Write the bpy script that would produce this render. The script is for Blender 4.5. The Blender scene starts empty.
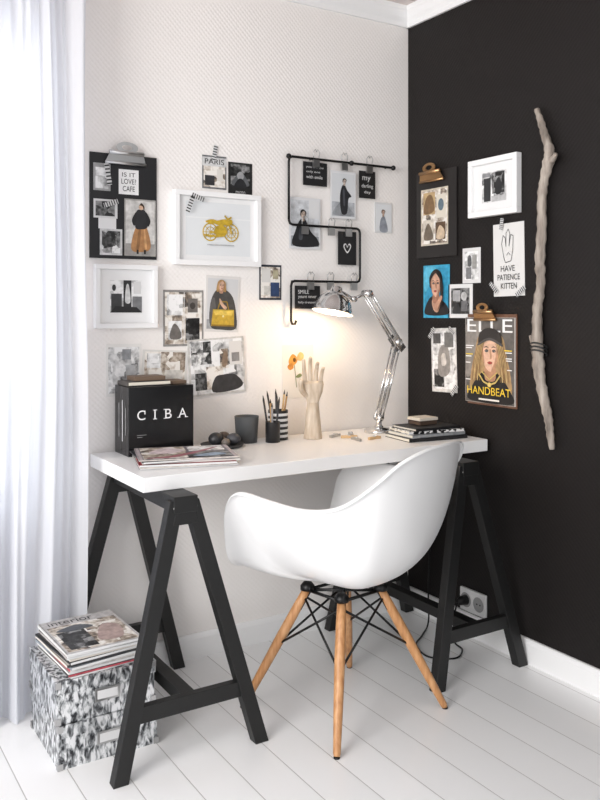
import bpy, math, random, bmesh
from mathutils import Vector, Matrix, Euler
random.seed(7)
col = bpy.context.scene.collection

# ------------------------------------------------------------ materials
def lin(c):
    if isinstance(c, (int, float)): c = (c, c, c)
    if isinstance(c, str):
        c = tuple(int(c[i:i+2], 16)/255 for i in (0, 2, 4))
    return tuple((x/12.92 if x <= .04045 else ((x+.055)/1.055)**2.4) for x in c)+(1,)
_m = {}
def M(name, c=.5, rough=.5, metal=0, noise=0, nscale=20, bump=0, bscale=80, coat=0, detail=2):
    if name in _m: return _m[name]
    m = bpy.data.materials.new(name); m.use_nodes = True
    nt = m.node_tree; b = nt.nodes['Principled BSDF']
    b.inputs['Base Color'].default_value = lin(c)
    b.inputs['Roughness'].default_value = rough
    b.inputs['Metallic'].default_value = metal
    if coat: b.inputs['Coat Weight'].default_value = coat
    tc = nt.nodes.new('ShaderNodeTexCoord')
    if noise:
        n = nt.nodes.new('ShaderNodeTexNoise'); n.inputs['Scale'].default_value = nscale; n.inputs['Detail'].default_value = detail
        nt.links.new(tc.outputs['Object'], n.inputs['Vector'])
        r = nt.nodes.new('ShaderNodeMapRange')
        r.inputs['From Min'].default_value = .25; r.inputs['From Max'].default_value = .75
        r.inputs['To Min'].default_value = 1-noise; r.inputs['To Max'].default_value = 1+noise
        nt.links.new(n.outputs['Fac'], r.inputs['Value'])
        v = nt.nodes.new('ShaderNodeVectorMath'); v.operation = 'SCALE'
        v.inputs[0].default_value = lin(c)[:3]
        nt.links.new(r.outputs['Result'], v.inputs['Scale'])
        nt.links.new(v.outputs['Vector'], b.inputs['Base Color'])
    if bump:
        n = nt.nodes.new('ShaderNodeTexNoise'); n.inputs['Scale'].default_value = bscale
        nt.links.new(tc.outputs['Object'], n.inputs['Vector'])
        bp = nt.nodes.new('ShaderNodeBump'); bp.inputs['Strength'].default_value = bump
        bp.inputs['Distance'].default_value = .002
        nt.links.new(n.outputs['Fac'], bp.inputs['Height'])
        nt.links.new(bp.outputs['Normal'], b.inputs['Normal'])
    _m[name] = m
    return m
def MC(c):
    key = 'print_'+str(c)
    l = lin(c)
    lum = (l[0]+l[1]+l[2])/3
    return M(key, c, .45, noise=.0 if lum > .62 or lum < .015 else .30, nscale=55, detail=5)
def ramp_mat(name, stops, scale=(1, 1, 1), nscale=10, detail=6, rough=.4, dist=0, metal=0, cells=0):
    if name in _m: return _m[name]
    m = bpy.data.materials.new(name); m.use_nodes = True
    nt = m.node_tree; b = nt.nodes['Principled BSDF']
    b.inputs['Roughness'].default_value = rough; b.inputs['Metallic'].default_value = metal
    tc = nt.nodes.new('ShaderNodeTexCoord'); mp = nt.nodes.new('ShaderNodeMapping')
    mp.inputs['Scale'].default_value = scale
    n = nt.nodes.new('ShaderNodeTexNoise'); n.inputs['Scale'].default_value = nscale
    n.inputs['Detail'].default_value = detail; n.inputs['Distortion'].default_value = dist
    cr = nt.nodes.new('ShaderNodeValToRGB')
    e = cr.color_ramp.elements
    e[0].position = stops[0][0]; e[0].color = lin(stops[0][1])
    e[1].position = stops[-1][0]; e[1].color = lin(stops[-1][1])
    for p, c in stops[1:-1]:
        x = e.new(p); x.color = lin(c)
    nt.links.new(tc.outputs['Object'], mp.inputs['Vector'])
    nt.links.new(mp.outputs['Vector'], n.inputs['Vector'])
    fac = n.outputs['Fac']
    if cells:
        vo = nt.nodes.new('ShaderNodeTexVoronoi'); vo.distance = 'CHEBYCHEV'; vo.inputs['Scale'].default_value = cells
        nt.links.new(mp.outputs['Vector'], vo.inputs['Vector'])
        sp = nt.nodes.new('ShaderNodeSeparateColor'); nt.links.new(vo.outputs['Color'], sp.inputs[0])
        mx = nt.nodes.new('ShaderNodeMix'); mx.data_type = 'FLOAT'; mx.inputs[0].default_value = .35
        nt.links.new(fac, mx.inputs[2]); nt.links.new(sp.outputs[0], mx.inputs[3]); fac = mx.outputs[0]
    nt.links.new(fac, cr.inputs['Fac'])
    nt.links.new(cr.outputs['Color'], b.inputs['Base Color'])
    _m[name] = m
    return m

WHITE = M('white_plastic', .95, .3)
BLACKW = M('black_painted_wood', '101010', .5, noise=.2, nscale=30, bump=.15)
CHROME = M('chrome', .85, .14, 1)
STEEL = M('brushed_steel', .75, .3, 1)
BLKMET = M('black_metal', '0e0e0f', .4, .3)
PH = ramp_mat('photo_bw', [(.3, .05), (.42, .3), (.55, .62), (.68, .92)], nscale=60, detail=8, cells=34)
PHD = ramp_mat('photo_dark', [(.32, .02), (.5, .2), (.7, .6)], nscale=60, detail=8, cells=36)
PHL = ramp_mat('photo_light', [(.25, .35), (.40, .76), (.6, .94)], nscale=55, detail=8, cells=32)
PHC = ramp_mat('photo_colour', [(.26, '3b3a3c'), (.38, '8c7d6e'), (.48, 'c4b9ac'), (.60, 'ece8e2')], nscale=55, detail=8, cells=30)

# ------------------------------------------------------------ mesh builder
class MB:
    def __init__(s): s.v = []; s.f = []; s.m = []; s.mats = []; s.sm = []
    def mi(s, mat):
        if mat not in s.mats: s.mats.append(mat)
        return s.mats.index(mat)
    def raw(s, vs, fs, mat, smooth=False, xf=None):
        o = len(s.v); k = s.mi(mat)
        for p in vs:
            p = Vector(p)
            if xf is not None: p = xf @ p
            s.v.append(tuple(p))
        for f in fs:
            s.f.append([i+o for i in f]); s.m.append(k); s.sm.append(smooth)
    def box(s, a, b, mat, xf=None):
        x0, y0, z0 = a; x1, y1, z1 = b
        vs = [(x0, y0, z0), (x1, y0, z0), (x1, y1, z0), (x0, y1, z0), (x0, y0, z1), (x1, y0, z1), (x1, y1, z1), (x0, y1, z1)]
        s.raw(vs, [(3, 2, 1, 0), (4, 5, 6, 7), (0, 1, 5, 4), (1, 2, 6, 5), (2, 3, 7, 6), (3, 0, 4, 7)], mat, xf=xf)
    def beam(s, p, q, w, d, mat, side=(1, 0, 0), flat=False):
        p = Vector(p); q = Vector(q); ax = (q-p).normalized(); sd = Vector(side)
        sd = (sd-ax*sd.dot(ax)).normalized(); up = ax.cross(sd)
        vs = []
        for e in (p, q):
            for a, b in ((-1, -1), (1, -1), (1, 1), (-1, 1)):
                t = e+sd*a*w/2+up*b*d/2
                if flat:
                    t = t+ax*((e.z-t.z)/ax.z)
                vs.append(t)
        s.raw(vs, [(3, 2, 1, 0), (4, 5, 6, 7), (0, 1, 5, 4), (1, 2, 6, 5), (2, 3, 7, 6), (3, 0, 4, 7)], mat)
    def tube(s, pts, r, mat, seg=8, cap=True):
        pts = [Vector(p) for p in pts]; n = len(pts)
        rs = r if isinstance(r, (list, tuple)) else [r]*n
        vs = []; fs = []
        prev = None
        for i, p in enumerate(pts):
            t = (pts[min(i+1, n-1)]-pts[max(i-1, 0)]).normalized()
            if prev is None:
                ref = Vector((0, 0, 1)) if abs(t.z) < .9 else Vector((1, 0, 0))
                a = t.cross(ref).normalized()
            else:
                a = (prev-t*prev.dot(t)).normalized()
            prev = a; b = t.cross(a)
            for k in range(seg):
                an = 2*math.pi*k/seg
                vs.append(p+(a*math.cos(an)+b*math.sin(an))*rs[i])
        for i in range(n-1):
            for k in range(seg):
                k2 = (k+1) % seg
                fs.append((i*seg+k, i*seg+k2, (i+1)*seg+k2, (i+1)*seg+k))
        if cap:
            fs.append(tuple(range(seg))[::-1]); fs.append(tuple((n-1)*seg+k for k in range(seg)))
        s.raw(vs, fs, mat, True)
    def lathe(s, prof, mat, loc=(0, 0, 0), xf=None, seg=32, smooth=True):
        vs = []; fs = []; n = len(prof)
        for r, z in prof:
            for k in range(seg):
                a = 2*math.pi*k/seg
                vs.append((r*math.cos(a), r*math.sin(a), z))
        for i in range(n-1):
            for k in range(seg):
                k2 = (k+1) % seg
                fs.append((i*seg+k, i*seg+k2, (i+1)*seg+k2, (i+1)*seg+k))
        T = Matrix.Translation(loc)
        if xf is not None: T = T @ xf
        s.raw(vs, fs, mat, smooth, T)
    def ball(s, c, r, mat, sc=(1, 1, 1), rot=None):
        prof = []
        for i in range(13):
            a = math.pi*i/12-math.pi/2
            prof.append((max(math.cos(a), .001)*r, math.sin(a)*r))
        xf = Matrix.Diagonal((*sc, 1))
        if rot: xf = Euler(rot).to_matrix().to_4x4() @ xf
        s.lathe(prof, mat, c, xf, 20)
    def obj(s, name, bevel=0, seg=2, parent=None):
        me = bpy.data.meshes.new(name)
        me.from_pydata(s.v, [], s.f); me.update()
        for m in s.mats: me.materials.append(m)
        for i, p in enumerate(me.polygons):
            p.material_index = s.m[i]; p.use_smooth = s.sm[i]
        o = bpy.data.objects.new(name, me); col.objects.link(o)
        if bevel:
            b = o.modifiers.new('bevel', 'BEVEL'); b.width = bevel; b.segments = seg
            b.limit_method = 'ANGLE'; b.angle_limit = math.radians(40)
        if parent: o.parent = parent
        return o

def text_geo(txt):
    cu = bpy.data.curves.new('t', 'FONT'); cu.body = txt; cu.size = 1
    o = bpy.data.objects.new('t', cu); col.objects.link(o)
    dg = bpy.context.evaluated_depsgraph_get(); dg.update()
    me = bpy.data.meshes.new_from_object(o.evaluated_get(dg))
    vs = [tuple(v.co) for v in me.vertices]; fs = [tuple(p.vertices) for p in me.polygons]
    bpy.data.objects.remove(o); bpy.data.curves.remove(cu); bpy.data.meshes.remove(me)
    xs = [v[0] for v in vs]; ys = [v[1] for v in vs]
    x0, x1, y0, y1 = min(xs), max(xs), min(ys), max(ys)
    return [((v[0]-x0)/(x1-x0), (v[1]-y0)/(y1-y0)) for v in vs], fs

# flat artwork drawn on a plane:  P(a,b,d) -> world point
def on_back(a, b, d): return (a, -d-.0008, b)
def on_right(a, b, d): return (-d-.0008, -a, b)
def crs(pts, n=5):
    o = []; N = len(pts)
    for i in range(N):
        p0, p1, p2, p3 = (Vector((*pts[(i+k-1) % N], 0)) for k in range(4))
        for k in range(n):
            f = k/n
            v = .5*((2*p1)+(-p0+p2)*f+(2*p0-5*p1+4*p2-p3)*f*f+(-p0+3*p1-3*p2+p3)*f**3); o.append((min(1, max(0, v.x)), min(1, max(0, v.y))))
    return o
def draw(mb, P, x0, x1, z0, z1, shapes, d0, step=.0003):
    w = x1-x0; h = z1-z0
    def q(x, y, d): return P(x0+w*x, z0+h*y, d)
    for i, sh in enumerate(shapes):
        d = d0+step*(i+1); k = sh[0]
        c = sh[-1]; mat = c if isinstance(c, bpy.types.Material) else MC(c)
        if k == 'r':
            _, a, b, e, f, _ = sh
            mb.raw([q(a, b, d), q(e, b, d), q(e, f, d), q(a, f, d)], [(0, 1, 2, 3)], mat)
        elif k == 'e':
            _, cx, cy, rx, ry, _ = sh
            mb.raw([q(cx+rx*math.cos(t*math.pi/12), cy+ry*math.sin(t*math.pi/12), d) for t in range(24)], [tuple(range(24))], mat)
        elif k == 'o':
            _, cx, cy, rx, ry, _ = sh
            vs = []
            for t in range(24):
                for g in (1, .86): vs.append(q(cx+g*rx*math.cos(t*math.pi/12), cy+g*ry*math.sin(t*math.pi/12), d))
            mb.raw(vs, [(2*t, 2*((t+1) % 24), 2*((t+1) % 24)+1, 2*t+1) for t in range(24)], mat)
        elif k in 'ps':
            pts = sh[1] if k == 'p' else crs(sh[1])
            mb.raw([q(x, y, d) for x, y in pts], [tuple(range(len(pts)))], mat)
        elif k == 't':
            _, txt, a, b, e, f, _ = sh
            vs, fs = text_geo(txt)
            mb.raw([q(a+(e-a)*x, b+(f-b)*y, d) for x, y in vs], fs, mat)
        elif k == 'l':
            _, pts, t, _ = sh
            for (ax, ay), (bx, by) in zip(pts, pts[1:]):
                dx, dy = (bx-ax)*w, (by-ay)*h; L = math.hypot(dx, dy) or 1
                nx, ny = -dy/L*t/w, dx/L*t/h
                mb.raw([q(ax+nx, ay+ny, d), q(bx+nx, by+ny, d), q(bx-nx, by-ny, d), q(ax-nx, ay-ny, d)], [(0, 1, 2, 3)], mat)
def face(cx, cy, r, asp, skin, shade, hair, light, lips='9c4a44', dark='2a2120', short=False):
    """head seen from the front; r = half width (fraction of paper width), asp = paper width/height"""
    h = r*asp*1.32
    def p(x, y): return (cx+x*r, cy+y*h)
    hb = [p(-1.35, -1.2), p(-1.3, .1), p(-.9, .95), p(0, 1.25), p(.9, .95), p(1.3, .1), p(1.35, -1.2), p(0, -1.0)]
    if short: hb = [p(-.95, -.2), p(-1.08, .4), p(-.8, 1.05), p(0, 1.35), p(.8, 1.05), p(1.08, .4), p(.95, -.2), p(0, -.5)]
    return [('s', hb, hair),
            ('s', [p(-.42, -.6), p(.42, -.6), p(.5, -1.45), p(-.5, -1.45)], shade),
            ('s', [p(0, -1), p(.55, -.68), p(.86, 0), p(.84, .55), p(.4, .95), p(-.4, .95), p(-.84, .55), p(-.86, 0), p(-.55, -.68)], skin),
            ('s', [p(.1, -.98), p(.55, -.68), p(.86, 0), p(.82, .5), p(.62, .2), p(.5, -.35)], shade),
            ('s', [p(-.84, .5), p(-.86, 0), p(-.6, -.6), p(-.66, 0)], shade),
            ('s', [p(-.06, .2), p(.1, .2), p(.17, -.22), p(.02, -.28)], shade),
            ('e', *p(-.36, .16), r*.19, h*.085, dark), ('e', *p(.38, .16), r*.19, h*.085, dark),
            ('e', *p(-.36, .15), r*.10, h*.045, .7), ('e', *p(.38, .15), r*.10, h*.045, .7), ('e', *p(-.36, .15), r*.06, h*.045, .08), ('e', *p(.38, .15), r*.06, h*.045, .08),
            ('s', [p(-.62, .33), p(-.36, .42), p(-.12, .32), p(-.36, .36)], dark), ('s', [p(.62, .33), p(.38, .42), p(.14, .32), p(.38, .36)], dark),
            ('s', [p(-.26, -.50), p(0, -.42), p(.26, -.50), p(0, -.60)], lips),
            ('s', [p(-.95, .1), p(-.92, .75), p(-.2, 1.12), p(.1, 1.1), p(-.35, .8), p(-.72, .45)], hair), ('s', [p(.95, .1), p(.92, .75), p(.2, 1.12), p(.0, 1.1), p(.4, .8), p(.76, .45)], hair),
            ('s', [p(-.5, .95), p(0, 1.15), p(.4, 1.08), p(0, 1.05)], light)]+([] if short else [('s', [p(-1.1, -.9), p(-1.05, .2), p(-.8, .8), p(-.95, .1)], light), ('s', [p(1.12, -.7), p(1.1, .2), p(.85, .85), p(1.0, .1)], light)])
def pbox(mb, P, a0, a1, b0, b1, d0, d1, mat):
    pts = [P(a, b, d) for d in (d0, d1) for a, b in ((a0, b0), (a1, b0), (a1, b1), (a0, b1))]
    mb.raw(pts, [(3, 2, 1, 0), (4, 5, 6, 7), (0, 1, 5, 4), (1, 2, 6, 5), (2, 3, 7, 6), (3, 0, 4, 7)], mat)
def rotP(P, ca, cb, deg):
    s, c = math.sin(math.radians(deg)), math.cos(math.radians(deg))
    return lambda a, b, d: P(ca+(a-ca)*c-(b-cb)*s, cb+(a-ca)*s+(b-cb)*c, d)
def paper(name, P, x0, x1, z0, z1, base, shapes, d=.0015, rot=0):
    mb = MB()
    if rot: P = rotP(P, (x0+x1)/2, (z0+z1)/2, rot)
    pbox(mb, P, x0, x1, z0, z1, 0 if d < .006 else d-.0015, d, base if isinstance(base, bpy.types.Material) else MC(base))
    draw(mb, P, x0, x1, z0, z1, shapes, d)
    return mb.obj(name)
def add_tape(mb, P, a, b, L, ang, d):
    Q = rotP(P, a, b, ang)
    draw(mb, Q, a-L/2, a+L/2, b-.008, b+.008, [('r', 0, 0, 1, 1, .85)]+[('r', (i+.2)/6, 0, (i+.6)/6, 1, .12) for i in range(6)], d, .0003)

def clip_geo(mb, P, a, b, w, h, d, mat):
    """big bulldog clip: wedge body, rolled edges and a raised ear with a hole"""
    body = [(-.5, 0), (.5, 0), (.40, .55), (-.40, .55)]
    pts = []
    for dd in (d, d+.003):
        for x, y in body: pts.append(P(a+x*w, b+y*h, dd+y*.022))
    mb.raw(pts, [(3, 2, 1, 0), (4, 5, 6, 7), (0, 1, 5, 4), (1, 2, 6, 5), (2, 3, 7, 6), (3, 0, 4, 7)], mat)
    mb.tube([P(a-.5*w, b, d+.003), P(a+.5*w, b, d+.003)], .005, mat, 12)
    mb.tube([P(a-.42*w, b+.52*h, d+.012), P(a+.42*w, b+.52*h, d+.012)], .0075, mat, 12)
    vs = []; N = 24
    cx, cy = a, b+.80*h
    for t in range(N):
        an = 2*math.pi*t/N
        for dd in (d+.014, d+.017):
            vs.append(P(cx+.27*w*math.cos(an), cy+.30*h*math.sin(an), dd)); vs.append(P(cx+.13*w*math.cos(an), cy+.15*h*math.sin(an), dd))
    fs = []
    for t in range(N):
        u = (t+1) % N
        fs += [(4*t, 4*u, 4*u+1, 4*t+1), (4*t+2, 4*t+3, 4*u+3, 4*u+2), (4*t, 4*t+2, 4*u+2, 4*u), (4*t+1, 4*u+1, 4*u+3, 4*t+3)]
    mb.raw(vs, fs, mat)
def small_clip(mb, P, a, b, d, s=1.0, mat=None):
    mat = mat or STEEL
    pbox(mb, P, a-.009*s, a+.009*s, b-.016*s, b+.002*s, d-.003, d+.005, mat)
    for sx in (-1, 1):
        mb.tube([P(a+sx*.007*s, b, d), P(a+sx*.009*s, b+.02*s, d+.004), P(a+sx*.003*s, b+.026*s, d+.005), P(a, b+.02*s, d+.004)], .0018, mat, 6)

# ------------------------------------------------------------ room
def wallmat(name, c, rough, strength, rot, spec=.5):
    m = bpy.data.materials.new(name); m.use_nodes = True
    nt = m.node_tree; b = nt.nodes['Principled BSDF']
    b.inputs['Base Color'].default_value = lin(c); b.inputs['Roughness'].default_value = rough
    b.inputs['Specular IOR Level'].default_value = spec
    tc = nt.nodes.new('ShaderNodeTexCoord')
    mp = nt.nodes.new('ShaderNodeMapping'); mp.inputs['Rotation'].default_value = rot
    vo = nt.nodes.new('ShaderNodeTexVoronoi'); vo.inputs['Scale'].default_value = 78; vo.inputs['Randomness'].default_value = .12
    nz = nt.nodes.new('ShaderNodeTexNoise'); nz.inputs['Scale'].default_value = 9
    mx = nt.nodes.new('ShaderNodeMath'); mx.operation = 'MULTIPLY_ADD'; mx.inputs[1].default_value = .3
    bp = nt.nodes.new('ShaderNodeBump'); bp.inputs['Strength'].default_value = strength; bp.inputs['Distance'].default_value = .003
    nt.links.new(tc.outputs['Object'], mp.inputs['Vector']); nt.links.new(mp.outputs['Vector'], vo.inputs['Vector']); nt.links.new(tc.outputs['Object'], nz.inputs['Vector'])
    nt.links.new(nz.outputs['Fac'], mx.inputs[0]); nt.links.new(vo.outputs['Distance'], mx.inputs[2])
    nt.links.new(mx.outputs[0], bp.inputs['Height']); nt.links.new(bp.outputs['Normal'], b.inputs['Normal'])
    return m
WALLW = wallmat('embossed_white_wallpaper', 'efebe8', .7, .38, (0, math.pi/4, 0))
WALLB = wallmat('embossed_black_wallpaper', '161211', .6, .3, (math.pi/4, 0, 0), .3)
TRIM = M('white_trim_paint', .94, .35)

XL = -3.6; YB = -3.6; ZC = 2.44
WX0, WX1, WZ0, WZ1 = -2.75, -1.50, .62, 2.12
mb = MB()
mb.box((XL, 0, 0), (WX0, .12, ZC), WALLW); mb.box((WX1, 0, 0), (0, .12, ZC), WALLW)
mb.box((WX0, 0, 0), (WX1, .12, WZ0), WALLW); mb.box((WX0, 0, WZ1), (WX1, .12, ZC), WALLW)
mb.obj('wall_back')
mb = MB(); mb.box((0, YB, 0), (.12, .12, ZC), WALLB); mb.obj('wall_right')
mb = MB()
for a, b in (((WX0, .03, WZ0), (WX0+.06, .10, WZ1)), ((WX1-.06, .03, WZ0), (WX1, .10, WZ1)), ((WX0, .03, WZ0), (WX1, .10, WZ0+.06)), ((WX0, .03, WZ1-.06), (WX1, .10, WZ1)),
             (((WX0+WX1)/2-.03, .035, WZ0), ((WX0+WX1)/2+.03, .095, WZ1))):
    mb.box(a, b, TRIM)
mb.box((WX0-.05, -.035, WZ0-.03), (WX1+.03, .10, WZ0), TRIM)
mb.obj('window_1', .003)

m = bpy.data.materials.new('white_painted_planks'); m.use_nodes = True; nt = m.node_tree; b = nt.nodes['Principled BSDF']
tc = nt.nodes.new('ShaderNodeTexCoord'); mp = nt.nodes.new('ShaderNodeMapping'); mp.inputs['Rotation'].default_value = (0, 0, math.pi/2)
mp.inputs['Location'].default_value = (.3, .04, 0)
br = nt.nodes.new('ShaderNodeTexBrick'); br.inputs['Scale'].default_value = 1; br.inputs['Brick Width'].default_value = 3.4
br.inputs['Row Height'].default_value = .125; br.inputs['Mortar Size'].default_value = .0016; br.inputs['Mortar Smooth'].default_value = .3
br.inputs['Color1'].default_value = lin('f3f3f3'); br.inputs['Color2'].default_value = lin('ededed'); br.inputs['Mortar'].default_value = lin('bcbab8')
nt.links.new(tc.outputs['Object'], mp.inputs['Vector']); nt.links.new(mp.outputs['Vector'], br.inputs['Vector'])
nt.links.new(br.outputs['Color'], b.inputs['Base Color']); b.inputs['Roughness'].default_value = .28
bp = nt.nodes.new('ShaderNodeBump'); bp.inputs['Strength'].default_value = .5; bp.inputs['Distance'].default_value = .002; bp.invert = True
nt.links.new(br.outputs['Fac'], bp.inputs['Height']); nt.links.new(bp.outputs['Normal'], b.inputs['Normal'])
mb = MB(); mb.box((XL, YB, -.1), (.12, .12, 0), m); mb.obj('floor')
m = bpy.data.materials.new('ceiling_boards'); m.use_nodes = True; nt = m.node_tree; b = nt.nodes['Principled BSDF']
tc = nt.nodes.new('ShaderNodeTexCoord')
br = nt.nodes.new('ShaderNodeTexBrick'); br.inputs['Scale'].default_value = 1; br.inputs['Brick Width'].default_value = 6
br.inputs['Row Height'].default_value = .09; br.inputs['Mortar Size'].default_value = .003
br.inputs['Color1'].default_value = lin('e2d8d4'); br.inputs['Color2'].default_value = lin('d6c9c4'); br.inputs['Mortar'].default_value = lin('9d8d86')
nt.links.new(tc.outputs['Object'], br.inputs['Vector']); nt.links.new(br.outputs['Color'], b.inputs['Base Color']); b.inputs['Roughness'].default_value = .5
mb = MB(); mb.box((XL, -2.1, ZC), (.12, .12, ZC+.08), m); mb.obj('ceiling')
def profile_run(name, prof, axis, a, b, mat):
    mb = MB(); vs = []; n = len(prof)
    for e in (a, b):
        for d, z in prof:
            vs.append((e, -d, z) if axis == 'x' else (-d, e, z))
    fs = [(i, (i+1) % n, n+(i+1) % n, n+i) for i in range(n)]+[tuple(range(n)), tuple(range(n, 2*n))]
    mb.raw(vs, fs, mat); return mb.obj(name)
crown = [(0, ZC), (0, ZC-.078), (.010, ZC-.078), (.013, ZC-.06), (.022, ZC-.045), (.030, ZC-.022), (.034, ZC-.016), (.036, ZC)]
profile_run('trim_1', crown, 'x', XL, 0, TRIM); profile_run('trim_2', crown, 'y', YB, 0, TRIM)
bb = [(0, 0), (.016, 0), (.016, .068), (.012, .078), (.008, .083), (0, .083)]
profile_run('baseboard_back', bb, 'x', XL, 0, TRIM); profile_run('baseboard_right', bb, 'y', YB, 0, TRIM)

# curtain
m = bpy.data.materials.new('sheer_white_linen'); m.use_nodes = True; nt = m.node_tree
for n in list(nt.nodes):
    if n.type != 'OUTPUT_MATERIAL': nt.nodes.remove(n)
out = [n for n in nt.nodes if n.type == 'OUTPUT_MATERIAL'][0]
df = nt.nodes.new('ShaderNodeBsdfDiffuse'); df.inputs[0].default_value = lin('ecedf1')
tr = nt.nodes.new('ShaderNodeBsdfTranslucent'); tr.inputs[0].default_value = lin('e9ecf3')
tp = nt.nodes.new('ShaderNodeBsdfTransparent')
m1 = nt.nodes.new('ShaderNodeMixShader'); m1.inputs[0].default_value = .45
m2 = nt.nodes.new('ShaderNodeMixShader'); m2.inputs[0].default_value = .08
nt.links.new(df.outputs[0], m1.inputs[1]); nt.links.new(tr.outputs[0], m1.inputs[2])
nt.links.new(m1.outputs[0], m2.inputs[1]); nt.links.new(tp.outputs[0], m2.inputs[2]); nt.links.new(m2.outputs[0], out.inputs[0])
mb = MB(); nx, nz = 340, 24; vs = []; fs = []
for i in range(nx+1):
    for j in range(nz+1):
        z = .004+(2.36-.004)*j/nz; u = i/nx
        ph = u*1.325
        x = -2.7+u*(1.316)
        amp = .017+.013*(1-z/2.4)
        y = -.135+amp*math.sin(ph*54+2.2*math.sin(ph*11)+.6*math.sin(z*1.3+ph*9))+.009*math.sin(ph*127+z*.8)+.005*math.sin(ph*215+z*1.7)
        x += .010*math.sin(z*2+ph*20)+(.0 if z > 1 else -.02*(1-z)*u)
        vs.append((x, y, z))
for i in range(nx):
    for j in range(nz):
        a = i*(nz+1)+j; fs.append((a, a+nz+1, a+nz+2, a+1))
mb.raw(vs, fs, m, True); mb.tube([(-2.75, -.135, 2.365), (-1.36, -.135, 2.365)], .008, TRIM)
mb.obj('curtain')

# ------------------------------------------------------------ desk
DT = .745
mb = MB(); mb.box((-1.330, -.475, .703), (-.022, -.012, DT), M('white_lacquer_top', .94, .3))
mb.obj('desk_top', .002)
def trestle(cx, name, sp=.205, dy=0):
    mb = MB()
    mb.box((cx-.035, -.570+dy, .658), (cx+.035, -.035, .7025), BLACKW)
    for yt, yb in ((-.545+dy, -.612+dy), (-.075, -.045)):
        for s in (-1, 1):
            mb.beam((cx+s*.022, yt, .69), (cx+s*sp, yb, 0), .040, .034, BLACKW, (1, 0, 0), True)
        f = (.69-.155)/.69; yc = yt+(yb-yt)*f; hw = .022+(sp-.022)*f
        mb.box((cx-hw-.008, yc-.012, .135), (cx+hw+.008, yc+.012, .178), BLACKW)
        f = .10/.69; hw = .022+(sp-.022)*f; yc = yt+(yb-yt)*f
        mb.raw([(cx-hw+.01, yc-.014, .625), (cx+hw-.01, yc-.014, .625), (cx+.03, yc-.014, .66), (cx-.03, yc-.014, .66),
                (cx-hw+.01, yc+.014, .625), (cx+hw-.01, yc+.014, .625), (cx+.03, yc+.014, .66), (cx-.03, yc+.014, .66)],
               [(0, 1, 2, 3), (7, 6, 5, 4), (0, 4, 5, 1), (1, 5, 6, 2), (2, 6, 7, 3), (3, 7, 4, 0)], BLACKW)
    mb.box((cx-.02, -.585+dy, .139), (cx+.02, -.06, .174), BLACKW)
    for s in (-1, 1):
        mb.tube([(cx+s*.03, -.566+dy, .672), (cx+s*.03, -.569+dy, .672)], .006, STEEL, 10)
    return mb.obj(name, .002)
trestle(-1.243, 'trestle'); trestle(-.226, 'trestle.001', .185, -.035)

# ------------------------------------------------------------ chair
chair = bpy.data.objects.new('armchair', None); col.objects.link(chair)
chair.location = (-.733, -.59, 0)
def cr(pts, t):
    n = len(pts); i = int(math.floor(t)) % n; f = t-math.floor(t)
    p0, p1, p2, p3 = (Vector(pts[(i+k-1) % n]) for k in range(4))
    return .5*((2*p1)+(-p0+p2)*f+(2*p0-5*p1+4*p2-p3)*f*f+(-p0+3*p1-3*p2+p3)*f**3)
# rim from the front edge, up the arm front, level along the armrest, then steeply up the backrest
half = [(0, .275, .428), (.12, .274, .431), (.212, .270, .446), (.256, .262, .488), (.274, .252, .560), (.288, .234, .640), (.308, .178, .690), (.322, .06, .684),
        (.322, -.055, .676), (.300, -.150, .692), (.252, -.222, .748), (.188, -.264, .802), (.105, -.290, .828), (0, -.300, .834)]
rim = half+[(-x, y, z) for x, y, z in half[-2:0:-1]]
NT = 104; NS = 16; C0 = Vector((0, -.01, .398))
vs = [tuple(C0)]; fs = []
def bz(p0, p1, p2, p3, t): return p0*(1-t)**3+3*p1*t*(1-t)**2+3*p2*t*t*(1-t)+p3*t**3
for i in range(NT):
    P = cr(rim, i*len(rim)/NT)
    k = min(1, max(0, (P.z-.44)/.18)); k = k*k*(3-2*k)
    sd = min(1, max(0, (P.y+.22)/.16))   # 1 on the arms, 0 on the back
    c1 = .66-.04*sd; c2 = .86-.12*sd; hh = .27+.07*sd
    for j in range(1, NS+1):
        s = j/NS
        g = (1-k)*s+k*bz(0, c1, c2, 1, s); h = (1-k)*(s**2)+k*bz(0, -.02, hh, 1, s)
        dz = -.012*math.sin(math.pi*s)*(1-k)
        vs.append((C0.x+(P.x-C0.x)*g, C0.y+(P.y-C0.y)*g, C0.z+(P.z-C0.z)*h+dz))
    o = Vector((P.x, P.y, 0)).normalized(); e = .012+.008*sd*k
    vs.append((P.x+o.x*e*.6, P.y+o.y*e*.6, P.z+.0005)); vs.append((P.x+o.x*e, P.y+o.y*e, P.z-.007))
R = NS+2
for i in range(NT):
    a = 1+i*R; b2 = 1+((i+1) % NT)*R
    fs.append((0, a, b2))
    for j in range(R-1): fs.append((a+j, a+j+1, b2+j+1, b2+j))
mb = MB(); mb.raw(vs, fs, WHITE, True)
shell = mb.obj('shell', parent=chair)
so = shell.modifiers.new('s', 'SOLIDIFY'); so.thickness = .005; so.offset = 0
ss = shell.modifiers.new('ss', 'SUBSURF'); ss.levels = 1; ss.render_levels = 1
shell.rotation_euler = (0, 0, math.radians(22)); shell.location = (.024, -.012, 0)
wood = ramp_mat('beech_wood', [(.3, 'a9754a'), (.5, 'bf8b5c'), (.7, 'cf9f72')], scale=(14, 14, 1.5), nscale=6, rough=.42)
feet = [(-.253, .174), (-.174, -.215), (.265, -.156), (.186, .234)]
legs = MB(); met = MB()
tops = []
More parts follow.
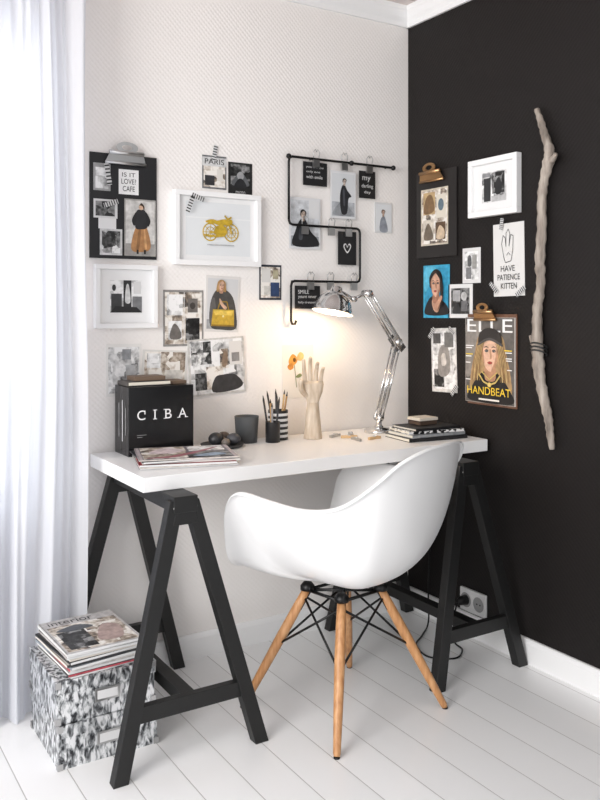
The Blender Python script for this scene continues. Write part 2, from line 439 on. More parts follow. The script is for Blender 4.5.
for fx, fy in feet:
    T = Vector((fx*.36, fy*.36, .365)); Fp = Vector((fx, fy, .004)); tops.append((T, Fp))
    pts = [Fp.lerp(T, t) for t in (0, .02, .3, .6, .85, 1)]
    legs.tube(pts, [.0085, .0105, .0135, .0155, .0145, .0125], wood, 16)
    met.tube([Fp, Fp+Vector((0, 0, -.004))], .009, BLKMET, 12)
    d = (T-Fp).normalized()
    met.tube([T-d*.03, T+d*.005], .0085, BLKMET, 8)
    met.beam(T-d*.07+Vector((-fx, -fy, 0)).normalized()*.013, T+d*.01+Vector((-fx, -fy, 0)).normalized()*.013, .016, .005, BLKMET, (-fy, fx, 0))
    met.lathe([(.001, 0), (.022, 0), (.022, .012), (.012, .024), (.001, .024)], BLKMET, (T.x, T.y, .362), seg=16)
for i in range(4):
    j = (i+1) % 4
    for a, b in ((i, j), (j, i)):
        lo = tops[a][1].lerp(tops[a][0], .52); hi = tops[b][0].lerp(tops[b][1], .06)
        met.tube([lo, hi], .0036, BLKMET, 8)
for i in (0, 1):
    met.tube([tops[i][0]+Vector((0, 0, -.004)), tops[i+2][0]+Vector((0, 0, -.004))], .005, BLKMET, 8)
    met.tube([tops[i][0]+Vector((0, 0, -.004)), tops[i+1][0]+Vector((0, 0, -.004))], .005, BLKMET, 8)
    met.tube([tops[i+2][0]+Vector((0, 0, -.004)), tops[(i+3) % 4][0]+Vector((0, 0, -.004))], .005, BLKMET, 8)
legs.obj('wooden_legs', parent=chair); met.obj('wire_base', parent=chair)

# ------------------------------------------------------------ lamp
mb = MB(); LB = Vector((-.250, -.13, DT+.0003))
mb.lathe([(.001, 0), (.056, 0), (.056, .008), (.050, .014), (.02, .02), (.012, .028), (.010, .05), (.001, .05)], CHROME, LB)
E = Vector((-.167, -.135, 1.087)); U = Vector((-.309, -.135, 1.272)); J = LB+Vector((0, 0, .055))
mb.tube([J+Vector((0, -.018, 0)), J+Vector((0, .018, 0))], .012, CHROME, 12)
for dx, dy in ((-.012, -.01), (.012, -.01), (-.012, .01), (.012, .01)):
    mb.tube([J+Vector((dx, dy, 0)), E+Vector((dx, dy, -.004))], .0035, CHROME, 8)
for dx, dz in ((-.010, -.010), (.010, .010)):
    for dy in (-.008, .008): mb.tube([E+Vector((dx, dy, dz)), U+Vector((dx, dy, dz))], .0035, CHROME, 8)
for p in (E, U):
    mb.tube([p+Vector((0, -.02, 0)), p+Vector((0, .02, 0))], .014, CHROME, 14)
mb.beam(E+Vector((-.022, -.014, .02)), E+Vector((.022, -.014, -.03)), .03, .004, CHROME, (1, 0, 0))
mb.beam(E+Vector((-.022, .014, .02)), E+Vector((.022, .014, -.03)), .03, .004, CHROME, (1, 0, 0))
def spring(p, q, r, turns):
    p, q = Vector(p), Vector(q); ax = (q-p).normalized(); a = ax.cross(Vector((0, 1, 0))).normalized(); b = ax.cross(a)
    N = turns*8
    mb.tube([p+(q-p)*i/N+(a*math.cos(i*math.pi/4)+b*math.sin(i*math.pi/4))*r for i in range(N+1)], .0015, STEEL, 5)
d1 = (E-J)
for dy in (-.018, .018):
    spring(J+d1*.12+Vector((0, dy, 0)), J+d1*.45+Vector((0, dy, 0)), .006, 16)
    spring(E+(U-E)*.15+Vector((0, dy, 0)), E+(U-E)*.5+Vector((0, dy, 0)), .006, 14)
SJ = Vector((-.382, -.145, 1.250))
mb.tube([U, U+Vector((-.02, 0, -.005)), SJ], .006, CHROME, 8)
mb.tube([SJ+Vector((0, -.015, 0)), SJ+Vector((0, .015, 0))], .011, CHROME, 12)
ax = Vector((-.22, -.02, -1)).normalized()
rot = ax.to_track_quat('-Z', 'Y').to_matrix().to_4x4()
SC = Vector((-.472, -.150, 1.218))
prof_o = [(.001, .080), (.018, .079), (.021, .073), (.024, .058), (.038, .052), (.054, .038), (.065, .018), (.071, -.002), (.075, -.014), (.077, -.016)]
mb.lathe(prof_o, CHROME, SC, rot, 40)
WIN = M('lamp_white_enamel_inside', .9, .35)
mb.lathe([(r-.0025 if r > .003 else .001, z-.002) for r, z in prof_o[3:]], WIN, SC, rot, 40)
top = SC-ax*.066
mb.tube([SJ, (SJ+top)/2+Vector((0, 0, .004)), top], .006, CHROME, 8)
em = bpy.data.materials.new('warm_bulb'); em.use_nodes = True
eb = em.node_tree.nodes['Principled BSDF']; eb.inputs['Base Color'].default_value = (1, .8, .5, 1)
eb.inputs['Emission Color'].default_value = (1, .76, .45, 1); eb.inputs['Emission Strength'].default_value = 14
mb.ball(SC-ax*.012, .022, em)
mb.tube([SC-ax*.055, SC-ax*.028], .012, WIN, 12)
mb.obj('desk_lamp')
L = bpy.data.lights.new('lamp_bulb_light', 'POINT'); L.energy = 2.0; L.color = (1, .70, .42); L.shadow_soft_size = .02
lo = bpy.data.objects.new('lamp_bulb_light', L); col.objects.link(lo); lo.location = SC+ax*.014

# ------------------------------------------------------------ desk things
FB = M('black_gloss_card', '0d0d0f', .22)
BT = .965
mb = MB(); mb.box((-1.25, -.145, DT), (-1.026, -.02, BT), FB)
Pf = lambda a, b, d: (a, -.145-d, b)
S0 = .93
letters = []
letters += [('t', 'C', .13, .52, .25, .66, S0), ('r', .235, .60, .25, .655, S0)]
letters += [('r', .385, .52, .405, .66, S0), ('r', .365, .52, .425, .53, S0), ('r', .365, .65, .425, .66, S0)]
letters += [('t', 'B', .55, .52, .65, .66, S0), ('r', .525, .52, .57, .53, S0), ('r', .525, .65, .57, .66, S0)]
letters += [('t', 'A', .755, .52, .885, .66, S0), ('r', .735, .52, .785, .53, S0), ('r', .855, .52, .905, .53, S0)]
draw(mb, Pf, -1.25, -1.026, DT, BT, letters+[('r', .12, .30, .26, .31, .5), ('r', .12, .27, .2, .28, .5)], .0003)
Pl = lambda a, b, d: (-1.25-d, -a, b)
draw(mb, Pl, .02, .145, DT, BT, [('r', .3, .25, .34, .75, .7), ('r', .55, .2, .6, .8, .85), ('r', .8, .3, .83, .7, .6), ('r', .46, 0, .47, 1, .25), ('r', .72, 0, .73, 1, .25)], .0003)
mb.obj('black_file_box', .0015)
mb = MB()
mb.box((-1.245, -.12, BT+.001), (-1.10, -.03, BT+.015), M('grey_book', '4a4643', .6)); mb.box((-1.24, -.1205, BT+.003), (-1.097, -.033, BT+.013), M('page_edge', 'e6dfd0', .8))
mb.box((-1.215, -.11, BT+.016), (-1.11, -.035, BT+.030), M('tan_book', '6d5a4a', .6))
mb.box((-1.09, -.11, BT+.001), (-1.035, -.035, BT+.012), M('tan_book'))
mb.obj('small_books', .001)
def mags(name, cx, cy, z0, w, d, n, th, ang, covers, topart, spread=.01, rotspread=4):
    mb = MB(); z = z0+.0005
    for i in range(n):
        a = math.radians(ang+random.uniform(-rotspread, rotspread)); ox, oy = random.uniform(-spread, spread), random.uniform(-spread, spread)
        xf = Matrix.Translation((cx+ox, cy+oy, z)) @ Matrix.Rotation(a, 4, 'Z')
        t = th*random.uniform(.7, 1.3); sw = w*random.uniform(.95, 1)
        pg = M('magazine_pages', .86, .7); c = MC(covers[i % len(covers)])
        mb.box((-sw/2+.002, -d/2+.001, .0006), (sw/2-.001, d/2-.001, t-.0006), pg, xf)
        mb.box((-sw/2, -d/2, 0), (sw/2, d/2, .0006), c, xf); mb.box((-sw/2, -d/2, t-.0006), (sw/2, d/2, t), c, xf)
        mb.box((-sw/2-.0004, -d/2, 0), (-sw/2+.002, d/2, t), c, xf)
        mb.box((-sw/2, -d/2-.0004, 0), (sw/2, -d/2+.0015, t), MC(covers[(i*2+1) % len(covers)]) if i % 2 else pg, xf)
        z += t+.0004
    P = lambda a, b, dd: tuple(xf @ Vector((a, b, t+dd)))
    draw(mb, P, -w/2*.94, w/2*.94, -d/2, d/2, topart, .0002, .0002)
    return mb.obj(name)
cov = ['3b3a3c', 'd8d5d0', '9a2f35', 'c9c2bb', '222326', 'b9aeb0', '5a6470', 'e2dfda']
mags('magazine_stack', -1.118, -.300, DT, .30, .22, 6, .0045, -14, cov,
     [('r', .02, .02, .98, .98, '77727a'), ('r', .03, .04, .52, .96, PHC), ('r', .5, .04, .97, .5, PHD), ('r', .55, .55, .95, .95, PHL), ('s', [(.05, .1), (.3, .2), (.6, .5), (.9, .85), (.7, .5), (.35, .1)], 'a0646e'), ('s', [(.1, .5), (.3, .85), (.5, .6), (.3, .4)], 'd2c3c6'), ('s', [(.55, .15), (.8, .35), (.92, .2), (.7, .08)], '8fa0b4')], .012)
mb = MB()
sl = M('slate_grey', '3a3a3c', .6, noise=.3)
mb.lathe([(.001, 0), (.055, 0), (.07, .004), (.075, .010), (.071, .010), (.05, .006), (.001, .006)], sl, (-.905, -.115, DT+.0003))
for x, y, r, s, g in ((-.932, -.12, .026, .85, '2c2c2e'), (-.885, -.085, .023, .85, '4b3f38'), (-.872, -.133, .024, .8, '46464a'), (-.912, -.155, .016, .85, '6a625c'), (-.905, -.110, .017, .8, '6a5a4c')):
    mb.ball((x, y, DT+.007+r*s), r, M('pebble_'+g, g, .45, noise=.2, nscale=60), (1.05, .95, s), (0, 0, x*40))
mb.obj('stone_dish')
def cup(x, y, r, h, bands, taper=.85):
    mb = MB(); n = len(bands)
    for i, mt in enumerate(bands):
        z0, z1 = h*i/n, h*(i+1)/n; f = lambda z: r*(taper+(1-taper)*z/h)
        pr = [(f(z0), z0), (f(z1), z1)]
        if i == 0: pr = [(.001, 0)]+pr
        mb.lathe(pr, mt, (x, y, DT+.0003))
    mb.lathe([(r, h), (r-.003, h), (r*taper-.003, .004), (.001, .004)], bands[-1], (x, y, DT))
    return mb
gc = M('grey_ceramic', '4a4c4e', .55, noise=.15); kc = M('black_ceramic', '1c1c1e', .4)
cup(-.790, -.075, .043, .092, [gc], .86).obj('mug')
wc = M('cup_white', .9, .5)
mb = cup(-.71, -.12, .026, .072, [kc], .98)
def pencil(mb, base, tip, c, r=.0035, pt='2a2522'):
    b, t = Vector(base), Vector(tip); mb.tube([b, b.lerp(t, .9)], r, MC(c), 6); mb.tube([b.lerp(t, .9), t], [r, .0006], MC(pt), 6)
for i, (dx, dy, c, hh) in enumerate(((-.02, .01, '1b1b1d', .165), (.0, .012, 'b08a5b', .15), (.014, -.006, '2f2f32', .158), (-.008, -.012, '8b8b8d', .14))):
    pencil(mb, (-.71+dx*.5, -.12+dy*.5, DT+.006), (-.71+dx*1.6, -.12+dy*1.4, DT+hh), c)
mb.obj('pencil_holder')
mb = cup(-.662, -.075, .036, .105, [kc, wc]*5+[kc], 1.0)
for i, (dx, dy, c, hh) in enumerate(((-.02, .01, '1b1b1d', .175), (.0, .012, '55504c', .18), (.018, -.006, 'b08a5b', .17), (-.008, -.012, '2b2b2d', .168), (.02, .012, 'c4a87c', .175))):
    pencil(mb, (-.662+dx*.5, -.075+dy*.5, DT+.006), (-.662+dx*1.9, -.075+dy*1.4, DT+hh), c)
mb.obj('striped_pencil_holder')

# wooden hand
hw = ramp_mat('pale_wood', [(.3, 'b5a08a'), (.5, 'c8b7a2'), (.7, 'd7c9b7')], scale=(10, 10, 2), nscale=8, rough=.5)
hand = bpy.data.objects.new('wooden_hand', None); col.objects.link(hand); hand.location = (-.545, -.125, DT+.0003); hand.rotation_euler = (0, 0, math.radians(-25))
mb = MB(); mb.lathe([(.001, 0), (.034, 0), (.034, .004), (.028, .06), (.023, .11), (.021, .13), (.001, .13)], hw, seg=28)
mb.obj('wrist', parent=hand)
def skin(name, chains):
    me = bpy.data.meshes.new(name); V = []; Ed = []; Rr = []
    for ch in chains:
        for i, (p, r) in enumerate(ch):
            V.append(p); Rr.append(r)
            if i: Ed.append((len(V)-2, len(V)-1))
    me.from_pydata(V, Ed, []); o = bpy.data.objects.new(name, me); col.objects.link(o); o.parent = hand
    o.modifiers.new('sk', 'SKIN')
    for i, sv in enumerate(me.skin_vertices[0].data):
        sv.radius = (Rr[i], Rr[i])
    k = 0
    for ch in chains: me.skin_vertices[0].data[k].use_root = True; k += len(ch)
    s = o.modifiers.new('ss', 'SUBSURF'); s.levels = 2; s.render_levels = 2
    me.materials.append(hw)
    o.modifiers['sk'].use_smooth_shade = True
    return o
mb = MB()
rings = [(.128, .020, .015), (.145, .026, .017), (.170, .036, .018), (.195, .040, .016), (.208, .037, .012)]
vs = []; fs = []; N = 20
for z, rx, ry in rings:
    for k in range(N):
        a = 2*math.pi*k/N; ca, sa = math.cos(a), math.sin(a)
        vs.append((rx*math.copysign(abs(ca)**.7, ca), ry*math.copysign(abs(sa)**.7, sa), z))
for i in range(len(rings)-1):
    for k in range(N): fs.append((i*N+k, i*N+(k+1) % N, (i+1)*N+(k+1) % N, (i+1)*N+k))
fs.append(tuple(range(N))); fs.append(tuple((len(rings)-1)*N+k for k in range(N)))
mb.raw(vs, fs, hw, True); mb.obj('palm', parent=hand)
def fing(x, L, curl, splay, r):
    pts = [((x*.8, 0, .185), r)]; p = Vector((x, 0, .204)); pts.append((tuple(p), r)); ang = curl*.3
    for i, f in enumerate((.42, .32, .26)):
        d = Vector((splay*math.cos(ang), -math.sin(ang), math.cos(ang))).normalized(); p = p+d*L*f
        pts.append((tuple(p), r*(1-.1*(i+1)))); ang += curl
    return pts
skin('index_finger', [fing(-.029, .088, .15, -.08, .0092)]); skin('middle_finger', [fing(-.0095, .098, .20, -.02, .0095)])
skin('ring_finger', [fing(.010, .090, .45, .04, .0092)]); skin('little_finger', [fing(.028, .070, .5, .12, .0084)])
skin('thumb', [[((-.018, -.006, .150), .011), ((-.040, -.016, .170), .0105), ((-.050, -.026, .194), .010), ((-.044, -.034, .218), .008)]])

mb = MB()
wp = M('peg_wood', 'c9a87d', .6)
for i, (x, y, a) in enumerate(((-.46, -.14, 20), (-.43, -.19, -30), (-.385, -.14, 60), (-.37, -.26, 10), (-.44, -.25, 80))):
    xf = Matrix.Translation((x, y, DT)) @ Matrix.Rotation(math.radians(a), 4, 'Z')
    mt = wp if i % 2 else STEEL
    mb.box((-.03, -.006, .0005), (.03, -.001, .010), mt, xf); mb.box((-.03, .001, .0005), (.03, .006, .010), mt, xf @ Matrix.Rotation(.12, 4, 'Z'))
    mb.lathe([(.001, 0), (.006, 0), (.006, .012), (.001, .012)], STEEL, xf=xf @ Matrix.Translation((0, 0, .001)), seg=10)
mb.obj('clothes_pegs', .0008)
mb = MB(); z = DT+.0005
pat = ramp_mat('black_white_pattern', [(.46, .05), (.5, .9)], nscale=60, detail=2)
for i, (w, d, t, a, c) in enumerate(((.25, .16, .013, -6, '1b1b1d'), (.235, .155, .012, -3, '8a8d90'), (.23, .145, .010, -9, pat), (.20, .14, .009, -2, '17171a'))):
    xf = Matrix.Translation((-.182, -.325, z)) @ Matrix.Rotation(math.radians(a), 4, 'Z')
    mt = c if isinstance(c, bpy.types.Material) else MC(c)
    mb.box((-w/2+.003, -d/2+.003, .0015), (w/2-.003, d/2-.003, t-.0015), M('page_edge'), xf)
    mb.box((-w/2, -d/2, 0), (w/2, d/2, .0015), mt, xf); mb.box((-w/2, -d/2, t-.0015), (w/2, d/2, t), mt, xf)
    mb.box((-w/2, -d/2, 0), (w/2, -d/2+.002, t), mt, xf)
    z += t+.0003
mb.obj('book_stack')
mb = MB()
mb.box((-.215, -.33, z+.0005), (-.135, -.265, z+.024), M('brown_card', '4a3a30', .6)); mb.box((-.218, -.333, z+.016), (-.132, -.262, z+.0265), M('cream_card', 'cfc7ba', .6))
mb.obj('small_gift_box', .001)

# ------------------------------------------------------------ storage boxes on floor
eng = ramp_mat('engraved_forest_print', [(.36, '35363a'), (.45, '85888b'), (.51, 'c3c6c8'), (.58, 'eeeff1')], scale=(1.8, 1.8, .8), nscale=48, detail=15, rough=.34, dist=.5, metal=.6)
def sbox(name, x0, x1, y0, y1, z0, z1):
    mb = MB(); mb.box((x0+.003, y0+.003, z0), (x1-.003, y1-.003, z1-.03), eng); mb.box((x0, y0, z1-.034), (x1, y1, z1), eng)
    e = .001
    for sx, dx in ((x0, 1), (x1, -1)):
        for sy, dy in ((y0, 1), (y1, -1)):
            for zz in (z0+.001, z1-.018):
                xa, xb = sorted((sx-dx*e, sx+dx*.014)); ya, yb = sorted((sy-dy*e, sy+dy*.014))
                mb.box((xa, min(sy-dy*e, sy), zz), (xb, max(sy-dy*e, sy)+.0001, zz+.017), STEEL)
                mb.box((min(sx-dx*e, sx), ya, zz), (max(sx-dx*e, sx)+.0001, yb, zz+.017), STEEL)
    xm = (x0+x1)/2
    mb.box((xm-.035, y0-.003, z1-.075), (xm+.035, y0, z1-.04), STEEL); mb.box((xm-.028, y0-.004, z1-.069), (xm+.028, y0-.003, z1-.046), MC(.85))
    mb.obj(name, .001)
sbox('storage_box', -1.565, -1.285, -.475, -.195, 0, .117); sbox('storage_box.001', -1.57, -1.292, -.473, -.197, .118, .233)
cov2 = ['c8c6c4', '39393b', 'e4e2df', 'b04a55', '8b9299', 'dcd5cb', '26262a', 'cfcac6', '9f9a98', 'f0efed']
mags('magazine_pile', -1.432, -.335, .2335, .225, .255, 11, .0055, 4, cov2,
     [('r', 0, 0, 1, 1, 'b9b6b5'), ('r', .03, .03, .97, .80, PHC), ('r', .08, .08, .45, .6, PHD), ('t', 'interior', .08, .84, .7, .96, .15), ('s', [(.5, .2), (.7, .6), (.9, .5), (.8, .15)], 'b09a94'), ('s', [(.1, .65), (.4, .75), (.6, .62), (.3, .58)], '54585e')], .006, 3)

# ------------------------------------------------------------ back wall display
P = on_back
BK = MC('17171a')
mb = MB(); a0, a1, b0, b1 = -1.330, -1.099, 1.380, 1.725
pbox(mb, P, a0, a1, b0, b1, 0, .006, BK)
draw(mb, P, a0, a1, b0, b1, [
 ('r', .05, .64, .30, .90, .62), ('r', .08, .66, .27, .86, PHL), ('r', .42, .62, .72, .86, .93), ('t', 'IS IT', .47, .79, .67, .83, .1), ('t', 'LOVE?', .46, .72, .68, .77, .1), ('t', 'CAFE', .48, .65, .66, .70, .1),
 ('r', .05, .38, .40, .56, .85), ('r', .08, .40, .36, .54, PHD), ('r', .12, .28, .38, .38, .9), ('r', .14, .03, .47, .28, .8), ('r', .17, .05, .44, .26, PH),
 ('r', .50, .03, .98, .58, 'a09d99'), ('r', .52, .045, .96, .565, 'c9c7c4'), ('r', .52, .045, .96, .15, '9a9794'),
 ('s', [(.68, .32), (.82, .33), (.90, .12), (.76, .07), (.60, .10)], 'a97b50'), ('s', [(.72, .30), (.75, .28), (.72, .10), (.68, .11)], '87603c'), ('s', [(.79, .30), (.81, .28), (.84, .12), (.81, .11)], 'c49768'),
 ('s', [(.66, .31), (.68, .46), (.75, .48), (.82, .46), (.85, .32), (.75, .29)], '232326'), ('e', .75, .505, .035, .028, 'd0ad93'), ('s', [(.71, .50), (.75, .545), (.80, .51), (.79, .47), (.775, .51), (.73, .52)], '3a2a20'),
 ('s', [(.68, .46), (.61, .38), (.64, .32), (.67, .36)], '1c1c1e'), ('s', [(.82, .46), (.89, .38), (.86, .32), (.83, .36)], '1c1c1e'), ('r', .68, .05, .71, .09, .1), ('r', .79, .05, .82, .09, .1)], .006)
add_tape(mb, P, -1.272, 1.655, .07, 100, .015); add_tape(mb, P, -1.262, 1.56, .05, 20, .015)
clip_geo(mb, P, -1.212, 1.695, .14, .062, .014, STEEL)
mb.obj('clipboard')
def frame(P, a0, a1, b0, b1, bw, shapes, mat=TRIM):
    mb = MB()
    for x0, x1, z0, z1 in ((a0, a1, b0, b0+bw), (a0, a1, b1-bw, b1), (a0, a0+bw, b0+bw, b1-bw), (a1-bw, a1, b0+bw, b1-bw)):
        pbox(mb, P, x0, x1, z0, z1, 0, .026, mat)
    pbox(mb, P, a0+bw, a1-bw, b0+bw, b1-bw, 0, .012, MC(.92))
    draw(mb, P, a0+bw, a1-bw, b0+bw, b1-bw, shapes, .012)
    return mb
frame(P, -1.317, -1.102, 1.150, 1.360, .016, [('r', .2, .2, .8, .8, PHL), ('r', .22, .2, .42, .55, '3a3a3c'), ('r', .45, .28, .6, .8, '232325'), ('r', .62, .2, .8, .5, '77787a'), ('r', .64, .55, .78, .78, 'd5d5d5'), ('p', [(.2, .2), (.8, .2), (.7, .3), (.3, .32)], '1e1e20'), ('s', [(.48, .4), (.50, .7), (.55, .7), (.58, .4)], .8), ('e', .27, .66, .035, .06, .2)]).obj('picture_frame', .0015)
YG = MC('bf9f30')
def wheel(cx, cy): return [('o', cx, cy, .10, .145, YG), ('o', cx, cy, .06, .087, YG)]+[('l', [(cx-.09*math.cos(a), cy-.12*math.sin(a)), (cx+.09*math.cos(a), cy+.12*math.sin(a))], .0009, YG) for a in (0, .8, 1.57, 2.36)]
mb = frame(P, -1.040, -.703, 1.366, 1.624, .018, [('r', .09, .08, .93, .92, 'dfe2e4'), ('r', .09, .66, .93, .68, 'e7e9ea')]+wheel(.40, .45)+wheel(.67, .45)+[
  ('s', [(.45, .44), (.47, .54), (.56, .56), (.61, .50), (.59, .40), (.50, .38)], YG), ('s', [(.43, .60), (.50, .64), (.60, .66), (.63, .58), (.52, .56)], YG), ('s', [(.33, .61), (.41, .65), (.48, .63), (.43, .58)], YG), ('l', [(.67, .45), (.62, .66), (.58, .72)], .003, YG), ('l', [(.62, .66), (.67, .70)], .003, YG), ('l', [(.40, .45), (.56, .44)], .003, YG), ('l', [(.30, .40), (.50, .38)], .003, YG), ('e', .655, .62, .028, .042, YG), ('r', .35, .24, .7, .255, 'aaacae')])
add_tape(mb, P, -.985, 1.575, .06, 70, .0275); add_tape(mb, P, -.955, 1.60, .05, -20, .0275)
mb.obj('picture_frame.001', .0015)
mb = MB(); pbox(mb, P, -.927, -.833, 1.638, 1.755, 0, .0015, MC('6d6e70')); draw(mb, P, -.927, -.833, 1.638, 1.755, [('r', .05, .05, .95, .95, PHC), ('r', 0, .68, 1, .95, .8), ('t', 'PARIS', .1, .74, .9, .90, .1), ('r', .1, .1, .5, .4, '303033'), ('r', .6, .25, .85, .6, 'dad6cf')], .0015)
add_tape(mb, P, -.88, 1.765, .055, 80, .004); mb.obj('pinned_photo')
paper('pinned_photo.001', P, -.825, -.728, 1.614, 1.740, .12, [('r', .1, .3, .9, .95, PHD), ('s', [(.15, .35), (.3, .6), (.5, .75), (.7, .62), (.85, .35)], '5c5e61'), ('e', .5, .62, .14, .12, '9a9b9d'), ('s', [(.25, .3), (.4, .52), (.6, .52), (.75, .3)], '202124'), ('t', 'moto', .3, .1, .7, .2, .7)])
paper('pinned_photo.002', P, -1.073, -.923, 1.085, 1.279, '8e8b88', [('r', .04, .04, .96, .96, PHC), ('r', .08, .55, .48, .92, PHL), ('r', .55, .1, .9, .5, PHD), ('r', .12, .12, .45, .45, PHL), ('r', .6, .6, .85, .85, '6f6a66'), ('s', [(.15, .15), (.25, .4), (.4, .3), (.42, .14)], '6b6662'), ('r', .5, .04, .515, .96, .9), ('e', .72, .72, .07, .06, '3f3a37')])
paper('pinned_photo.003', P, -.915, -.781, 1.132, 1.331, 'dcd9d6', [('r', .05, .05, .95, .95, 'cfcfd0'), ('r', .05, .05, .95, .22, 'a5a6a8'),
   ('s', [(.16, .1), (.14, .5), (.3, .74), (.55, .76), (.8, .62), (.92, .3), (.9, .06), (.5, .04)], '4a4846'), ('s', [(.16, .1), (.14, .5), (.26, .6), (.3, .3)], '646160'),
   ('p', [(.22, .40), (.18, .10), (.86, .10), (.84, .40)], 'c7a43c'), ('p', [(.24, .38), (.28, .30), (.78, .30), (.82, .38)], 'dfc15a'), ('l', [(.36, .40), (.42, .54), (.62, .54), (.68, .40)], .002, 'a07f26'), ('r', .19, .10, .86, .13, '94752a'), ('e', .52, .28, .03, .02, 'e8dca0'),
   ('s', [(.40, .60), (.52, .5), (.62, .44), (.56, .40), (.42, .50)], 'c9a58c')]+face(.44, .82, .10, .67, 'd6b29a', 'b98f77', 'a98558', 'c9a670'), rot=-2)
paper('pinned_photo.004', P, -.980, -.760, .912, 1.111, 'c9c6c2', [('r', .03, .03, .97, .97, PHL), ('r', .05, .55, .4, .95, PH), ('r', .3, .1, .6, .5, PHC), ('s', [(.45, .3), (.6, .34), (.8, .33), (.95, .15), (.8, .05), (.4, .05)], '3b3939'), ('r', .55, .45, .7, .8, PHC), ('r', .1, .1, .3, .4, PHD), ('r', .72, .5, .95, .92, 'dcdad7'), ('r', .76, .56, .9, .72, '8a8785'), ('s', [(.58, .5), (.62, .75), (.68, .7), (.66, .5)], '8d7763')], d=.0045, rot=3)
paper('pinned_photo.005', P, -1.274, -1.152, .924, 1.097, 'e6e4e1', [('r', .06, .06, .94, .94, PHL), ('r', .15, .45, .35, .85, PHL), ('r', .55, .2, .8, .6, 'b5b6b8'), ('r', .45, .7, .7, .9, '8f9194')])
paper('pinned_photo.006', P, -1.150, -.985, .95, 1.073, 'dad8d4', [('r', .05, .05, .95, .95, PHC), ('r', .1, .5, .4, .9, PHL), ('r', .5, .1, .9, .45, 'cfcbc5')], rot=-3)
paper('pinned_photo.007', P, -.698, -.605, 1.247, 1.376, '2a2f3a', [('r', .06, .06, .94, .94, PHC), ('r', .1, .5, .5, .9, 'd6d4d0'), ('r', .5, .1, .9, .5, '2f4266'), ('r', .2, .15, .5, .4, 'c9c6c0'), ('r', .6, .6, .85, .85, 'a9a288')])
paper('pinned_flower_print', P, -.601, -.464, .880, 1.079, 'e6e2dc', [('s', [(.2, .7), (.3, .82), (.42, .8), (.48, .7), (.38, .62), (.26, .6)], 'd99a48'), ('s', [(.45, .74), (.55, .86), (.68, .82), (.66, .72), (.55, .70)], 'e8b97a'), ('s', [(.16, .6), (.28, .66), (.36, .58), (.24, .53)], 'c98a44'), ('e', .38, .72, .05, .04, '6e4a20'), ('l', [(.38, .62), (.42, .4), (.45, .2)], .0012, '6f7a4a'), ('s', [(.42, .4), (.55, .46), (.62, .42), (.52, .38)], '8a9466')])

mb = MB(); d = .022; r = .0048
def rodpath(pts): mb.tube([P(a, b, d) for a, b in pts], r, BLKMET, 10)
rodpath([(-.095, 1.780), (-.57, 1.780), (-.582, 1.774), (-.585, 1.76), (-.585, 1.545)])
rodpath([(-.585, 1.545), (-.580, 1.532), (-.568, 1.527), (-.275, 1.527), (-.264, 1.522), (-.260, 1.510), (-.260, 1.335), (-.264, 1.323), (-.275, 1.318), (-.56, 1.318), (-.571, 1.313), (-.575, 1.30), (-.575, 1.17), (-.57, 1.158), (-.558, 1.158), (-.553, 1.17)])
for a, b in ((-.095, 1.780), (-.585, 1.78), (-.30, 1.78)): mb.ball(P(a, b, d), .010, BLKMET)
for a, b in ((-.48, 1.78), (-.12, 1.78), (-.30, 1.527), (-.56, 1.318), (-.30, 1.318)):
    mb.tube([P(a, b, 0), P(a, b, d)], .003, BLKMET)
for a, b in ((-.465, 1.774), (-.335, 1.774), (-.215, 1.774), (-.515, 1.52), (-.395, 1.52), (-.315, 1.52), (-.49, 1.312), (-.40, 1.312), (-.29, 1.312)):
    small_clip(mb, P, a, b, d, 1.6)
mb.obj('wire_photo_rack')
dn = .014
paper('pinned_card', P, -.517, -.409, 1.680, 1.769, '1a1a1c', [('t', 'you are the', .12, .72, .85, .84, .85), ('t', 'only one', .12, .52, .7, .64, .85), ('t', 'with smile', .12, .30, .8, .44, .85)], d=dn)
paper('pinned_card.001', P, -.390, -.272, 1.564, 1.747, 'dfe0e2', [('r', .05, .05, .95, .95, 'd3d6d9'), ('r', .05, .05, .95, .35, 'a9adb2'), ('s', [(.1, .08), (.3, .3), (.55, .35), (.8, .2), (.9, .08)], '8f9397'), ('s', [(.42, .12), (.36, .45), (.44, .68), (.55, .71), (.66, .60), (.82, .48), (.70, .42), (.64, .12)], '232428'), ('s', [(.5, .3), (.48, .6), (.54, .6), (.56, .3)], '4a4c52')]+face(.53, .78, .065, .64, 'cdbcb0', 'a3958c', '2c2826', '4a4442', '6a5a58', short=True), d=dn-.004)
paper('pinned_card.002', P, -.258, -.179, 1.650, 1.757, '1a1a1c', [('t', 'my', .2, .6, .7, .8, .85), ('t', 'darling', .15, .35, .85, .52, .85), ('t', 'day', .3, .15, .7, .28, .85)], d=dn)
paper('pinned_card.003', P, -.174, -.088, 1.519, 1.640, 'd4d5d6', [('r', .06, .06, .94, .94, 'dadde0'), ('s', [(.3, .06), (.32, .4), (.45, .54), (.6, .5), (.75, .06)], '8b909a')]+face(.48, .66, .09, .71, 'cfb2a0', 'a98f80', '6a5648', '8a7260', short=True), d=.004)
paper('pinned_card.004', P, -.575, -.436, 1.440, 1.633, 'd9dadc', [('r', .05, .05, .95, .95, 'c8cbcf'), ('r', .05, .05, .95, .25, '94989d'), ('s', [(.12, .06), (.2, .36), (.34, .56), (.50, .58), (.68, .35), (.9, .2), (.9, .06)], '1d1e21'), ('s', [(.3, .2), (.35, .46), (.42, .48), (.42, .2)], '45474c'), ('r', .62, .6, .95, .95, 'd9dadb')]+face(.43, .66, .085, .72, 'cdb9ab', '9e8c80', '1c1c1e', '3a3838', '6a5552', short=True), d=.008)
